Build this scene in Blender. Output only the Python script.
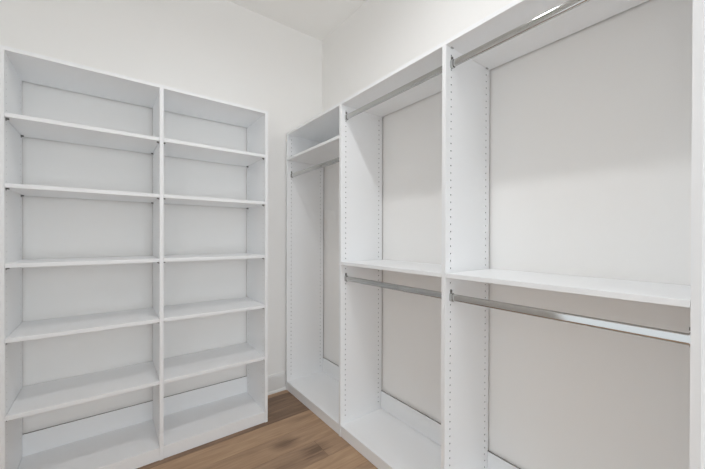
import bpy, bmesh, math, random
from mathutils import Matrix, Vector

for o in list(bpy.data.objects):
    bpy.data.objects.remove(o)
S = bpy.context.scene
COL = S.collection
PI = math.pi

# ------------------------------------------------------------------ camera
W_PX, H_PX = 705.0, 469.0
F_PX, CY_PX, CAM_Z = 320.5, 238.27, 1.2505
yaw, pit, rol = math.radians(37.14), math.radians(-0.2353), math.radians(0.15)
fw = Vector((math.sin(yaw), math.cos(yaw), 0)); rt = Vector((math.cos(yaw), -math.sin(yaw), 0)); up = Vector((0, 0, 1))
fw2 = fw * math.cos(pit) + up * math.sin(pit)
up2 = -fw * math.sin(pit) + up * math.cos(pit)
r3 = rt * math.cos(rol) + up2 * math.sin(rol)
u3 = -rt * math.sin(rol) + up2 * math.cos(rol)
cd = bpy.data.cameras.new('camera')
cam = bpy.data.objects.new('camera', cd); COL.objects.link(cam)
M = Matrix.Identity(4)
for i in range(3):
    M[i][0], M[i][1], M[i][2] = r3[i], u3[i], -fw2[i]
M[2][3] = CAM_Z
cam.matrix_world = M
cd.sensor_fit = 'HORIZONTAL'; cd.sensor_width = 36.0
cd.lens = F_PX / W_PX * 36.0
cd.shift_y = (CY_PX - H_PX / 2) / W_PX
cd.clip_start = 0.02
S.camera = cam

# ------------------------------------------------------------------ light of the next room through the doorway, and added fill from behind
DAY = (0.90, 0.955, 1.0)
LAMP_STRENGTH = 322.0; LAMP_RATIO = 0.40; LAMP_COLOUR = (0.985, 0.99, 1.0)
FILL_RADIANCE, GLOW = 2.05, 1.25   # added fill from behind the camera; glow of the rooms outside the openings
wd = bpy.data.worlds.new('next_room_glow'); S.world = wd
wd.use_nodes = True
bg = wd.node_tree.nodes['Background']
bg.inputs['Color'].default_value = (*DAY, 1); bg.inputs['Strength'].default_value = GLOW

DOOR_Y0, DOOR_Y1, DOOR_Z = 0.24, 1.03, 2.05      # opening in the left wall
XL_WALL, XR_WALL, Y_BACK, Y_FRONT, CEIL = -0.455, 1.5035, 2.4365, -2.45, 2.985
OPEN_X0, OPEN_X1, OPEN_Z = -0.38, 1.12, 2.45      # unseen opening in the front wall, added to let fill light in


def area_fill(name, loc, facing, sx, sy, radiance):
    pl = bpy.data.lights.new(name, 'AREA'); pl.shape = 'RECTANGLE'
    pl.size, pl.size_y = sx, sy                     # added fill panel outside the front opening
    pl.energy = radiance * PI * sx * sy
    pl.color = DAY
    o = bpy.data.objects.new(name, pl); COL.objects.link(o)
    o.location = loc
    o.rotation_euler = (-Vector(facing)).to_track_quat('Z', 'Y').to_euler()


area_fill('front_fill', (0.45, Y_FRONT - 1.0, 1.45), (0, 1, 0), 3.4, 2.8, FILL_RADIANCE)  # unseen fill light added behind the camera to brighten the fronts

S.view_settings.view_transform = 'Standard'
S.view_settings.look = 'None'
S.view_settings.exposure = 0.04
S.view_settings.gamma = 1.0
S.view_settings.use_curve_mapping = False
S.cycles.max_bounces = 18
S.cycles.diffuse_bounces = 14
S.cycles.glossy_bounces = 6


# ------------------------------------------------------------------ materials
def mat(name, col, rough=0.5, metal=0.0, spec=0.5, bump=0.0, bscale=200.0, var=0.0):
    m = bpy.data.materials.new(name); m.use_nodes = True
    nt = m.node_tree; b = nt.nodes['Principled BSDF']
    b.inputs['Base Color'].default_value = (*col, 1)
    b.inputs['Roughness'].default_value = rough
    b.inputs['Metallic'].default_value = metal
    b.inputs['Specular IOR Level'].default_value = spec
    tc = nt.nodes.new('ShaderNodeTexCoord')
    nz = nt.nodes.new('ShaderNodeTexNoise'); nz.inputs['Scale'].default_value = bscale
    nt.links.new(tc.outputs['Object'], nz.inputs['Vector'])
    if bump:
        bp = nt.nodes.new('ShaderNodeBump'); bp.inputs['Strength'].default_value = bump
        bp.inputs['Distance'].default_value = 0.002
        nt.links.new(nz.outputs['Fac'], bp.inputs['Height']); nt.links.new(bp.outputs['Normal'], b.inputs['Normal'])
    if var:
        mx = nt.nodes.new('ShaderNodeMix'); mx.data_type = 'RGBA'
        mx.inputs['A'].default_value = (*[c * (1 - var) for c in col], 1)
        mx.inputs['B'].default_value = (*[min(1, c * (1 + var)) for c in col], 1)
        nt.links.new(nz.outputs['Fac'], mx.inputs['Factor']); nt.links.new(mx.outputs['Result'], b.inputs['Base Color'])
    return m


M_WALL = mat('warm_white_wall_paint', (0.897, 0.891, 0.878), 0.75, spec=0.25, bump=0.08, bscale=260)
M_CEIL = mat('ceiling_paint', (0.905, 0.90, 0.886), 0.85, spec=0.2, bump=0.06, bscale=200)
M_TRIM = mat('semi_gloss_trim_paint', (0.82, 0.82, 0.81), 0.35)
M_MEL = mat('white_melamine', (0.893, 0.904, 0.916), 0.42, spec=0.4, var=0.006, bscale=90)
M_HOLE = mat('bored_hole', (0.26, 0.255, 0.25), 0.9)
M_JOINT_SHADE = mat('joint_shade', (0.30, 0.285, 0.27), 0.9, var=0.05, bscale=400)  # dark colour stands in for the shade in the joints at the wall
M_CHROME = mat('chrome', (0.54, 0.54, 0.53), 0.09, metal=1.0, var=0.01)
M_PIN = mat('dull_metal_pin', (0.16, 0.155, 0.15), 0.45, metal=0.6, var=0.02)
M_LAMPB = mat('lamp_base_white', (0.8, 0.8, 0.8), 0.4, var=0.01)


def lamp_glass(k):
    m = bpy.data.materials.new('lit_lamp_glass'); m.use_nodes = True
    b = m.node_tree.nodes['Principled BSDF']
    b.inputs['Base Color'].default_value = (0.9, 0.9, 0.88, 1)
    b.inputs['Emission Color'].default_value = (*LAMP_COLOUR, 1)
    b.inputs['Emission Strength'].default_value = LAMP_STRENGTH * k
    return m


def wood():
    m = bpy.data.materials.new('oak_plank_floor'); m.use_nodes = True
    nt = m.node_tree; N = nt.nodes; Lk = nt.links; b = N['Principled BSDF']
    at = N.new('ShaderNodeAttribute'); at.attribute_name = 'plank'      # r: tone, g: hue, b: random offset
    sp = N.new('ShaderNodeSeparateColor'); Lk.new(at.outputs['Color'], sp.inputs['Color'])
    tc = N.new('ShaderNodeTexCoord')
    off = N.new('ShaderNodeVectorMath'); off.operation = 'MULTIPLY_ADD'
    Lk.new(at.outputs['Color'], off.inputs[0]); off.inputs[1].default_value = (0, 0, 37.0); Lk.new(tc.outputs['Object'], off.inputs[2])

    def noise(scale, sx, sy, det=5.0, dist=0.0):
        mp = N.new('ShaderNodeMapping'); mp.inputs['Scale'].default_value = (sx, sy, 1)
        Lk.new(off.outputs[0], mp.inputs['Vector'])
        nz = N.new('ShaderNodeTexNoise'); nz.inputs['Scale'].default_value = scale
        nz.inputs['Detail'].default_value = det; nz.inputs['Distortion'].default_value = dist
        Lk.new(mp.outputs['Vector'], nz.inputs['Vector'])
        return nz
    grain = noise(1.0, 5.0, 90.0, 6, 0.6)
    broad = noise(1.0, 2.6, 16.0, 4, 1.2)
    tone = N.new('ShaderNodeValToRGB')
    e = tone.color_ramp.elements
    e[0].position = 0.0; e[0].color = (0.19, 0.118, 0.075, 1)
    e[1].position = 1.0; e[1].color = (0.66, 0.47, 0.31, 1)
    k = e.new(0.5); k.color = (0.43, 0.285, 0.182, 1)

    def math_(op, a, b_, c=None):
        n = N.new('ShaderNodeMath'); n.operation = op
        for i, v in enumerate((a, b_, c)):
            if v is None: continue
            if isinstance(v, (int, float)): n.inputs[i].default_value = v
            else: Lk.new(v, n.inputs[i])
        return n.outputs[0]
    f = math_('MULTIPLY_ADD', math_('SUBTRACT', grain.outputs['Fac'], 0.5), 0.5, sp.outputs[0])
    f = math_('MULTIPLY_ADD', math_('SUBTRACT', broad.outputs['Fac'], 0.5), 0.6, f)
    # darker knots with a shape of their own in the boards
    for (kx, ky, sx, sy, amt) in ((0.845, 1.785, 11.5, 20, 0.42), (0.965, 1.625, 12, 15, 0.32), (0.72, 1.60, 7, 30, 0.12), (1.08, 1.97, 8, 30, 0.16)):
        mp = N.new('ShaderNodeMapping'); mp.inputs['Location'].default_value = (-kx * sx, -ky * sy, 0); mp.inputs['Scale'].default_value = (sx, sy, 0)
        Lk.new(tc.outputs['Object'], mp.inputs['Vector'])
        ln = N.new('ShaderNodeVectorMath'); ln.operation = 'LENGTH'; Lk.new(mp.outputs['Vector'], ln.inputs[0])
        g = math_('SUBTRACT', 1.25, math_('MULTIPLY_ADD', math_('SUBTRACT', broad.outputs['Fac'], 0.5), 1.3, ln.outputs['Value']))
        g = math_('MINIMUM', math_('MAXIMUM', g, 0.0), 1.0)
        f = math_('MULTIPLY_ADD', g, -amt, f)
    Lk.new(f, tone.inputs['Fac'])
    hs = N.new('ShaderNodeHueSaturation'); Lk.new(tone.outputs['Color'], hs.inputs['Color'])
    Lk.new(math_('MULTIPLY_ADD', sp.outputs[1], 0.4, 0.80), hs.inputs['Saturation'])
    Lk.new(hs.outputs['Color'], b.inputs['Base Color'])
    b.inputs['Roughness'].default_value = 0.48; b.inputs['Specular IOR Level'].default_value = 0.35
    bp = N.new('ShaderNodeBump'); bp.inputs['Strength'].default_value = 0.12; bp.inputs['Distance'].default_value = 0.001
    Lk.new(grain.outputs['Fac'], bp.inputs['Height']); Lk.new(bp.outputs['Normal'], b.inputs['Normal'])
    return m


# ------------------------------------------------------------------ mesh helpers
def add_box(bm, x0, x1, y0, y1, z0, z1, mi=0):
    v = [bm.verts.new(p) for p in ((x0, y0, z0), (x1, y0, z0), (x1, y1, z0), (x0, y1, z0), (x0, y0, z1), (x1, y0, z1), (x1, y1, z1), (x0, y1, z1))]
    fs = [bm.faces.new([v[i] for i in q]) for q in ((0, 3, 2, 1), (4, 5, 6, 7), (0, 1, 5, 4), (1, 2, 6, 5), (2, 3, 7, 6), (3, 0, 4, 7))]
    for f in fs: f.material_index = mi
    return fs


def obj(name, bm, mats, parent=None, bevel=0.0, seg=2, smooth=False):
    me = bpy.data.meshes.new(name)
    bm.normal_update(); bm.to_mesh(me); bm.free()
    for m in (mats if isinstance(mats, (list, tuple)) else [mats]): me.materials.append(m)
    if smooth:
        for p in me.polygons: p.use_smooth = True
    o = bpy.data.objects.new(name, me); COL.objects.link(o)
    if bevel:
        md = o.modifiers.new('soft_edges', 'BEVEL'); md.width = bevel; md.segments = seg; md.limit_method = 'ANGLE'; md.angle_limit = math.radians(40)
    if parent:
        o.parent = parent
        o.matrix_parent_inverse = parent.matrix_world.inverted() if parent.type != 'EMPTY' else Matrix.Translation(-parent.location)
    return o


def box(name, x0, x1, y0, y1, z0, z1, m=None, parent=None, bevel=0.0012):
    bm = bmesh.new(); add_box(bm, x0, x1, y0, y1, z0, z1)
    return obj(name, bm, m or M_MEL, parent, bevel)


def board(name, x0, x1, y0, y1, z0, z1, parent, back):
    """flat board with joint shade coloured onto its rear edge and an added upper lip at the wall (back: 'x' or 'y')"""
    bm = bmesh.new(); fs = add_box(bm, x0, x1, y0, y1, z0, z1)
    zl = z1 - 0.007
    if back == 'y': fs[4].material_index = 1; g = add_box(bm, x0, x1, y1, Y_BACK - 0.0003, zl, z1, 1)
    else: fs[3].material_index = 1; g = add_box(bm, x1, XR_WALL - 0.0003, y0, y1, zl, z1, 1)
    g[1].material_index = 0
    return obj(name, bm, [M_MEL, M_JOINT_SHADE], parent, 0.0012)


def rail(name, x0, x1, y0, y1, z0, z1, parent):
    bm = bmesh.new(); fs = add_box(bm, x0, x1, y0, y1, z0, z1); fs[1].material_index = 1  # dark top face draws the shaded joint behind the rail
    return obj(name, bm, [M_MEL, M_JOINT_SHADE], parent)


def struct(name, bm, m):
    o = obj(name, bm, m); o['kind'] = 'structure'; return o


def thing(name, loc, label, cat):
    o = bpy.data.objects.new(name, None); COL.objects.link(o)
    o.location = loc; o.empty_display_size = 0.1
    o['label'] = label; o['category'] = cat
    return o


def bored_panel(name, axis, t0, t1, d0, d1, z0, z1, cols, side, parent, r=0.0034, phase=0.0590, pitch=0.032):
    """Upright melamine panel with two columns of bored shelf-pin holes.
    axis: thickness axis ('x' or 'y'), t0..t1 thickness range, d0..d1 depth range, cols hole columns along depth,
    side: '+', '-' or '+-', the faces that are bored."""
    bm = bmesh.new()

    def P(t, d, z):
        return (t, d, z) if axis == 'x' else (d, t, z)
    zs0 = phase - pitch / 2
    n0 = math.ceil((z0 + 0.085 - zs0) / pitch); n1 = math.floor((z1 - 0.012 - zs0) / pitch)
    zr = [zs0 + pitch * i for i in range(n0, n1 + 1)]
    hw = 0.009
    dr = [d0]
    for c in cols: dr += [c - hw, c + hw]
    dr.append(d1)

    def face(t, sgn, holes):
        if not holes:
            f = bm.faces.new([bm.verts.new(P(t, a, b)) for a, b in ((d0, z0), (d1, z0), (d1, z1), (d0, z1))])
            return
        cache = {}

        def V(a, b, tt=t):
            k = (round(a, 6), round(b, 6), round(tt, 6))
            if k not in cache: cache[k] = bm.verts.new(P(tt, a, b))
            return cache[k]
        for i in range(len(dr) - 1):
            a, b = dr[i], dr[i + 1]
            if i % 2 == 0:                       # plain strip between the columns
                bm.faces.new((V(a, z0), V(b, z0), V(b, z1), V(a, z1)))
                continue
            mid = (a + b) / 2
            bm.faces.new((V(a, z0), V(b, z0), V(b, zr[0]), V(mid, zr[0]), V(a, zr[0])))
            bm.faces.new((V(a, zr[-1]), V(mid, zr[-1]), V(b, zr[-1]), V(b, z1), V(a, z1)))
            for j in range(len(zr) - 1):
                lo, hi = zr[j], zr[j + 1]; zc = (lo + hi) / 2
                ring = [V(b, zc), V(b, hi), V(mid, hi), V(a, hi), V(a, zc), V(a, lo), V(mid, lo), V(b, lo)]
                inn = [V(mid + r * math.cos(q * PI / 4), zc + r * math.sin(q * PI / 4)) for q in range(8)]
                dep = [V(mid + r * math.cos(q * PI / 4), zc + r * math.sin(q * PI / 4), t - sgn * 0.0075) for q in range(8)]
                for q in range(8):
                    w = (q + 1) % 8
                    bm.faces.new((ring[q], ring[w], inn[w], inn[q]))
                    f = bm.faces.new((inn[q], inn[w], dep[w], dep[q])); f.material_index = 1
                f = bm.faces.new(dep); f.material_index = 1
    face(t1, 1, '+' in side); face(t0, -1, '-' in side)
    for (qa, qb) in (((d0, z0), (d0, z1)), ((d1, z0), (d1, z1)), ((d0, z0), (d1, z0)), ((d0, z1), (d1, z1))):
        bm.faces.new([bm.verts.new(P(*p)) for p in ((t0, *qa), (t1, *qa), (t1, *qb), (t0, *qb))])
    bmesh.ops.remove_doubles(bm, verts=bm.verts, dist=1e-6)
    # gap shade put into the colour of the rear edge and an added wall tongue
    for f in bm.faces:
        if all(abs((v.co.y if axis == 'x' else v.co.x) - d1) < 1e-6 for v in f.verts): f.material_index = 2
    ta, tb = t0 + 0.006, t1 - 0.006
    wall = (Y_BACK if axis == 'x' else XR_WALL) - 0.0003
    if axis == 'x': add_box(bm, ta, tb, d1, wall, z0, z1, 2)
    else: add_box(bm, d1, wall, ta, tb, z0, z1, 2)
    bmesh.ops.recalc_face_normals(bm, faces=bm.faces)
    return obj(name, bm, [M_MEL, M_HOLE, M_JOINT_SHADE], parent)


def oval(hx, hz, n=28):
    """outline of a stadium-shaped closet rod: half width hx, half height hz"""
    pts = []; h = n // 2
    for sg in (1, -1):
        for i in range(h + 1):
            a = PI * i / h
            pts.append((sg * hx * math.cos(a), sg * (hx * math.sin(a) + (hz - hx))))
    return pts


# ------------------------------------------------------------------ the setting
FLOOR_ROW, ROW0 = 0.165, 2.03
bm = bmesh.new()
lay = bm.loops.layers.float_color.new('plank')
rnd = random.Random(11)
add_box(bm, XL_WALL - 1.2, XR_WALL + 0.1, Y_FRONT - 1.1, Y_BACK + 0.1, -0.06, -0.006, 1)
# rows of boards, given as lists of (end x, tone, saturation) where the photograph shows them
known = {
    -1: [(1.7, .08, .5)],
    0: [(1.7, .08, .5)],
    1: [(-0.2, .5, .5), (1.7, .55, .6)],
    2: [(0.1, .45, .5), (1.7, .50, .55)],
    3: [(-0.3, .5, .5), (0.997, .36, .5), (1.7, .46, .5)],
    4: [(0.2, .45, .5), (1.7, .52, .6)],
    5: [(0.62, .5, .5), (1.7, .44, .5)],
}
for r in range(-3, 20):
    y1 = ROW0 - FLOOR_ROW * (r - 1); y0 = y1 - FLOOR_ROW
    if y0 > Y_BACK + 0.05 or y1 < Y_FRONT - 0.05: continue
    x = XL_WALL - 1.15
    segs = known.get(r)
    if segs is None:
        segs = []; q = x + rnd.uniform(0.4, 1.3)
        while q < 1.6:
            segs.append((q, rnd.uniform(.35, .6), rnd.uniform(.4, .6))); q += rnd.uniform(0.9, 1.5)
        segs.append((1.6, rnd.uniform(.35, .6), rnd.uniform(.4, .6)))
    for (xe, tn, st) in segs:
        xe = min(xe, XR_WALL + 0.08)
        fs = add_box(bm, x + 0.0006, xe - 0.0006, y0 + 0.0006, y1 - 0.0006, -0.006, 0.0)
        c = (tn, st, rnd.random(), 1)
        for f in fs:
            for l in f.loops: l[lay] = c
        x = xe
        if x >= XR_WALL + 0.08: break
floor = struct('floor', bm, [wood(), mat('floor_seam', (0.03, 0.02, 0.015), 0.9, var=0.02)])

T = 0.10
bm = bmesh.new(); add_box(bm, XL_WALL - T, XR_WALL + T, Y_FRONT - T, Y_BACK + T, CEIL, CEIL + 0.1); struct('ceiling', bm, M_CEIL)
bm = bmesh.new(); add_box(bm, XL_WALL - T, XR_WALL + T, Y_BACK, Y_BACK + T, 0, CEIL); struct('wall_back', bm, M_WALL)
bm = bmesh.new(); add_box(bm, XR_WALL, XR_WALL + T, Y_FRONT - T, Y_BACK, 0, CEIL); struct('wall_right', bm, M_WALL)
bm = bmesh.new()
add_box(bm, XL_WALL - T, OPEN_X0, Y_FRONT - T, Y_FRONT, 0, CEIL)
add_box(bm, OPEN_X1, XR_WALL, Y_FRONT - T, Y_FRONT, 0, CEIL)
add_box(bm, OPEN_X0, OPEN_X1, Y_FRONT - T, Y_FRONT, OPEN_Z, CEIL)
struct('wall_front', bm, M_WALL)
bm = bmesh.new()
add_box(bm, XL_WALL - T, XL_WALL, DOOR_Y1, Y_BACK, 0, CEIL)
add_box(bm, XL_WALL - T, XL_WALL, Y_FRONT, DOOR_Y0, 0, CEIL)
add_box(bm, XL_WALL - T, XL_WALL, DOOR_Y0, DOOR_Y1, DOOR_Z, CEIL)
struct('wall_left', bm, M_WALL)
# door casing around the opening
bm = bmesh.new(); c = 0.08
add_box(bm, XL_WALL, XL_WALL + 0.016, DOOR_Y1, DOOR_Y1 + c, 0, DOOR_Z + c)
add_box(bm, XL_WALL, XL_WALL + 0.016, DOOR_Y0 - c, DOOR_Y0, 0, DOOR_Z + c)
add_box(bm, XL_WALL, XL_WALL + 0.016, DOOR_Y0, DOOR_Y1, DOOR_Z, DOOR_Z + c)
struct('trim_1', bm, M_TRIM)


# baseboard with an eased top, along the back wall between the two units
def baseboard(name, x0, x1):
    bm = bmesh.new()
    prof = [(0, 0), (0.0260, 0), (0.0256, 0.006), (0.0235, 0.012), (0.0190, 0.0165), (0.0145, 0.018), (0.0135, 0.018), (0.0135, 0.112), (0.0115, 0.120), (0.0115, 0.128), (0.006, 0.142), (0.003, 0.144), (0, 0.144)]
    a = [bm.verts.new((x0, Y_BACK - d, z)) for d, z in prof]
    b = [bm.verts.new((x1, Y_BACK - d, z)) for d, z in prof]
    n = len(prof)
    for i in range(n):
        bm.faces.new((a[i], a[(i + 1) % n], b[(i + 1) % n], b[i]))
    bm.faces.new(a[::-1]); bm.faces.new(b)
    bmesh.ops.recalc_face_normals(bm, faces=bm.faces)
    struct(name, bm, M_TRIM)


baseboard('baseboard_back', 0.854, 1.1490)

# ------------------------------------------------------------------ bookcase on the back wall
TH = 0.019
YF, YB, H, DECK = 2.0688, 2.4295, 2.0955, 0.0715
XL, XM, XR = -0.3731, 0.2308, 0.8509          # left inner face, divider centre, right outer face
bk = thing('bookcase', ((XL + XR) / 2, (YF + YB) / 2, 0),
           'tall empty white two-column shelving unit with twelve open cubbies against the back wall', 'bookcase')
HC = (YF + 0.037, YB - 0.037)
bored_panel('side_panel', 'x', XL - TH, XL, YF, YB, 0, H - TH, HC, '+', bk, r=0.0022)
bored_panel('side_panel', 'x', XR - TH, XR, YF, YB, 0, H - TH, HC, '-', bk, r=0.0022)
bored_panel('divider', 'x', XM - TH / 2, XM + TH / 2, YF, YB, 0, H - TH, HC, '+-', bk, r=0.0022)
board('top_panel', XL - TH, XR, YF, YB, H - TH, H, bk, 'y')


def pins(shelf, spots):
    """small metal shelf supports under a shelf: (x, y, z, direction) with the plate against an upright"""
    for (x, y, z, ax, sgn) in spots:
        bm = bmesh.new()
        if ax == 'x':
            add_box(bm, min(x, x + sgn * 0.011), max(x, x + sgn * 0.011), y - 0.0045, y + 0.0045, z - 0.0062, z)
            add_box(bm, min(x, x + sgn * 0.0022), max(x, x + sgn * 0.0022), y - 0.0045, y + 0.0045, z - 0.011, z - 0.0062)
        else:
            add_box(bm, x - 0.0045, x + 0.0045, min(y, y + sgn * 0.011), max(y, y + sgn * 0.011), z - 0.0062, z)
            add_box(bm, x - 0.0045, x + 0.0045, min(y, y + sgn * 0.0022), max(y, y + sgn * 0.0022), z - 0.011, z - 0.0062)
        p = obj('shelf_pin', bm, M_PIN, shelf)


for (a, b) in ((XL, XM - TH / 2), (XM + TH / 2, XR - TH)):
    for z in (1.7815, 1.4671, 1.1081, 0.7723, 0.4250):
        s = board('shelf', a + 0.0008, b - 0.0008, YF, YB, z, z + TH, bk, 'y')
        pins(s, [(a, HC[0] - 0.012, z, 'x', 1), (b, HC[0] - 0.012, z, 'x', -1), (a, HC[1] + 0.01, z, 'x', 1), (b, HC[1] + 0.01, z, 'x', -1)])
    box('bottom_panel', a + 0.0005, b - 0.0005, YF + 0.0004, YB - 0.0005, DECK - TH, DECK, parent=bk)
    box('toe_kick', a + 0.0005, b - 0.0005, YF + 0.0012, YF + TH, 0.001, DECK - TH, parent=bk)
    rail('back_rail', a + 0.0005, b - 0.0005, YB - 0.008, YB + 0.002, DECK, 0.190, bk)

# ------------------------------------------------------------------ hanging closet unit on the right wall
XF, XB = 1.1497, 1.4965
PA, PB, PC, PD = 2.4178, 1.648, 0.8665, 0.1268        # far outer face, two partition centres, far face of the near panel
cl = thing('closet_organizer', ((XF + XB) / 2, (PA + PD - TH) / 2, 0),
           'tall white three-bay hanging unit with chrome rods along the right wall', 'closet organizer')
CX = (XF + 0.037, XB - 0.031)
bored_panel('side_panel', 'y', PA - TH, PA, XF, XB, 0, H - TH, CX, '-', cl)
bored_panel('side_panel', 'y', PD - TH, PD, XF, XB, 0, H - TH, CX, '+', cl)
bored_panel('divider', 'y', PB - TH / 2, PB + TH / 2, XF, XB, 0, H - TH, CX, '+-', cl)
bored_panel('divider', 'y', PC - TH / 2, PC + TH / 2, XF, XB, 0, H - TH, CX, '+-', cl)
board('top_panel', XF, XB, PD - TH, PA, H - TH, H, cl, 'x')
bays = [(PB + TH / 2, PA - TH), (PC + TH / 2, PB - TH / 2), (PD, PC - TH / 2)]


def rod(y0, y1, z, x=XF + 0.0385):
    """oval chrome rod with an end bracket screwed to each upright"""
    bm = bmesh.new(); pr = oval(0.0075, 0.0155); n = len(pr)
    a = [bm.verts.new((x + q[0], y0 + 0.003, z + q[1])) for q in pr]; b = [bm.verts.new((x + q[0], y1 - 0.003, z + q[1])) for q in pr]
    for i in range(n): bm.faces.new((a[i], a[(i + 1) % n], b[(i + 1) % n], b[i]))
    for ring in (a, b): bm.faces.new([bm.verts.new(v.co) for v in ring])       # ends keep their own normals
    bmesh.ops.recalc_face_normals(bm, faces=bm.faces)
    o = obj('clothes_rod', bm, M_CHROME, cl)
    for p in o.data.polygons: p.use_smooth = len(p.vertices) == 4
    o['label'] = 'chrome oval clothes rod'
    for (ye, s) in ((y0, 1), (y1, -1)):
        bm = bmesh.new(); ou = oval(0.0105, 0.0195); inn = oval(0.0082, 0.0163); L = 0.005 if s > 0 else 0.013
        rings = [[bm.verts.new((x + q[0], ye + s * d, z + q[1])) for q in prof] for prof, d in ((ou, 0.0), (ou, L), (inn, L), (inn, 0.003))]
        m = len(ou)
        for k in range(3):
            for i in range(m): bm.faces.new((rings[k][i], rings[k][(i + 1) % m], rings[k + 1][(i + 1) % m], rings[k + 1][i]))
        bm.faces.new(rings[0]); bm.faces.new(rings[3])
        ya, yb = sorted((ye, ye + s * 0.003))
        add_box(bm, x - 0.006, x + 0.006, ya, yb, z + 0.0185, z + 0.034)
        bmesh.ops.recalc_face_normals(bm, faces=bm.faces)
        br = obj('rod_bracket', bm, M_CHROME, o)
        # dark screw head on the bracket's tab
        bm = bmesh.new()
        bmesh.ops.create_cone(bm, cap_ends=True, segments=12, radius1=0.005, radius2=0.0045, depth=0.003,
                              matrix=Matrix.Translation((x, ye + s * 0.0045, z + 0.0275)) @ Matrix.Rotation(PI / 2, 4, 'X'))
        # merged into the bracket mesh as its screw
        me = br.data; b2 = bmesh.new(); b2.from_mesh(me)
        tmp = bpy.data.meshes.new('screw'); bm.to_mesh(tmp); bm.free(); nf = len(b2.faces); b2.from_mesh(tmp); b2.faces.ensure_lookup_table()
        for f in b2.faces[nf:]: f.material_index = 1
        b2.to_mesh(me); b2.free(); bpy.data.meshes.remove(tmp); me.materials.append(M_PIN)
    return o


for i, (y0, y1) in enumerate(bays):
    box('bottom_panel', XF + 0.0004, XB - 0.0005, y0 + 0.0005, y1 - 0.0005, DECK - TH, DECK, parent=cl)
    box('toe_kick', XF + 0.0025, XF + TH, y0 + 0.0005, y1 - 0.0005, 0.001, DECK - TH, parent=cl)
    rail('back_rail', XB - 0.008, XB + 0.002, y0 + 0.0005, y1 - 0.0005, DECK, 0.1925, cl)
    zs = 1.8721 if i == 0 else 1.0763
    board('shelf', XF, XB, y0 + 0.0008, y1 - 0.0008, zs, zs + TH, cl, 'x')
    for z in ((1.752,) if i == 0 else (2.003, 0.9890)): rod(y0, y1, z)
    if i == 2:
        for x in CX:                               # small metal fasteners under the top
            box('top_fastener', x - 0.006, x + 0.009, y1 - 0.006, y1, H - TH - 0.0045, H - TH - 0.0003, M_CHROME, cl, bevel=0)

# ------------------------------------------------------------------ the two ceiling lamps that light the room (above the frame and behind the camera)
def lathe(prof, LX, LY, n=40):
    bm = bmesh.new(); rings = []
    for r, z in prof:
        rings.append([bm.verts.new((LX + r * math.cos(2 * PI * i / n), LY + r * math.sin(2 * PI * i / n), z)) for i in range(n)] if r > 1e-6 else [bm.verts.new((LX, LY, z))])
    for a, b in zip(rings, rings[1:]):
        for i in range(n):
            j = (i + 1) % n
            if len(a) == 1: bm.faces.new((a[0], b[j], b[i]))
            elif len(b) == 1: bm.faces.new((a[i], a[j], b[0]))
            else: bm.faces.new((a[i], a[j], b[j], b[i]))
    bmesh.ops.recalc_face_normals(bm, faces=bm.faces)
    return bm


for (LX, LY, k, lab) in ((0.54, 0.87, 1.0, 'slim round white disc ceiling lamp in front of the bookcase'), (0.54, -0.90, LAMP_RATIO, 'slim round white disc ceiling lamp near the entrance')):
    lt = thing('ceiling_light', (LX, LY, CEIL), lab, 'ceiling light'); lt['group'] = 'disc ceiling lamps'
    obj('lamp_base', lathe([(0, CEIL), (0.08, CEIL), (0.08, CEIL - 0.02), (0.073, CEIL - 0.027), (0.060, CEIL - 0.027), (0.0555, CEIL - 0.022), (0.0555, CEIL - 0.010), (0, CEIL - 0.010)], LX, LY), M_LAMPB, lt)
    obj('lamp_lens', lathe([(0.0545, CEIL - 0.0105), (0.0545, CEIL - 0.0150), (0.04, CEIL - 0.0165), (0.02, CEIL - 0.0172), (0, CEIL - 0.0175)], LX, LY), lamp_glass(k), lt)
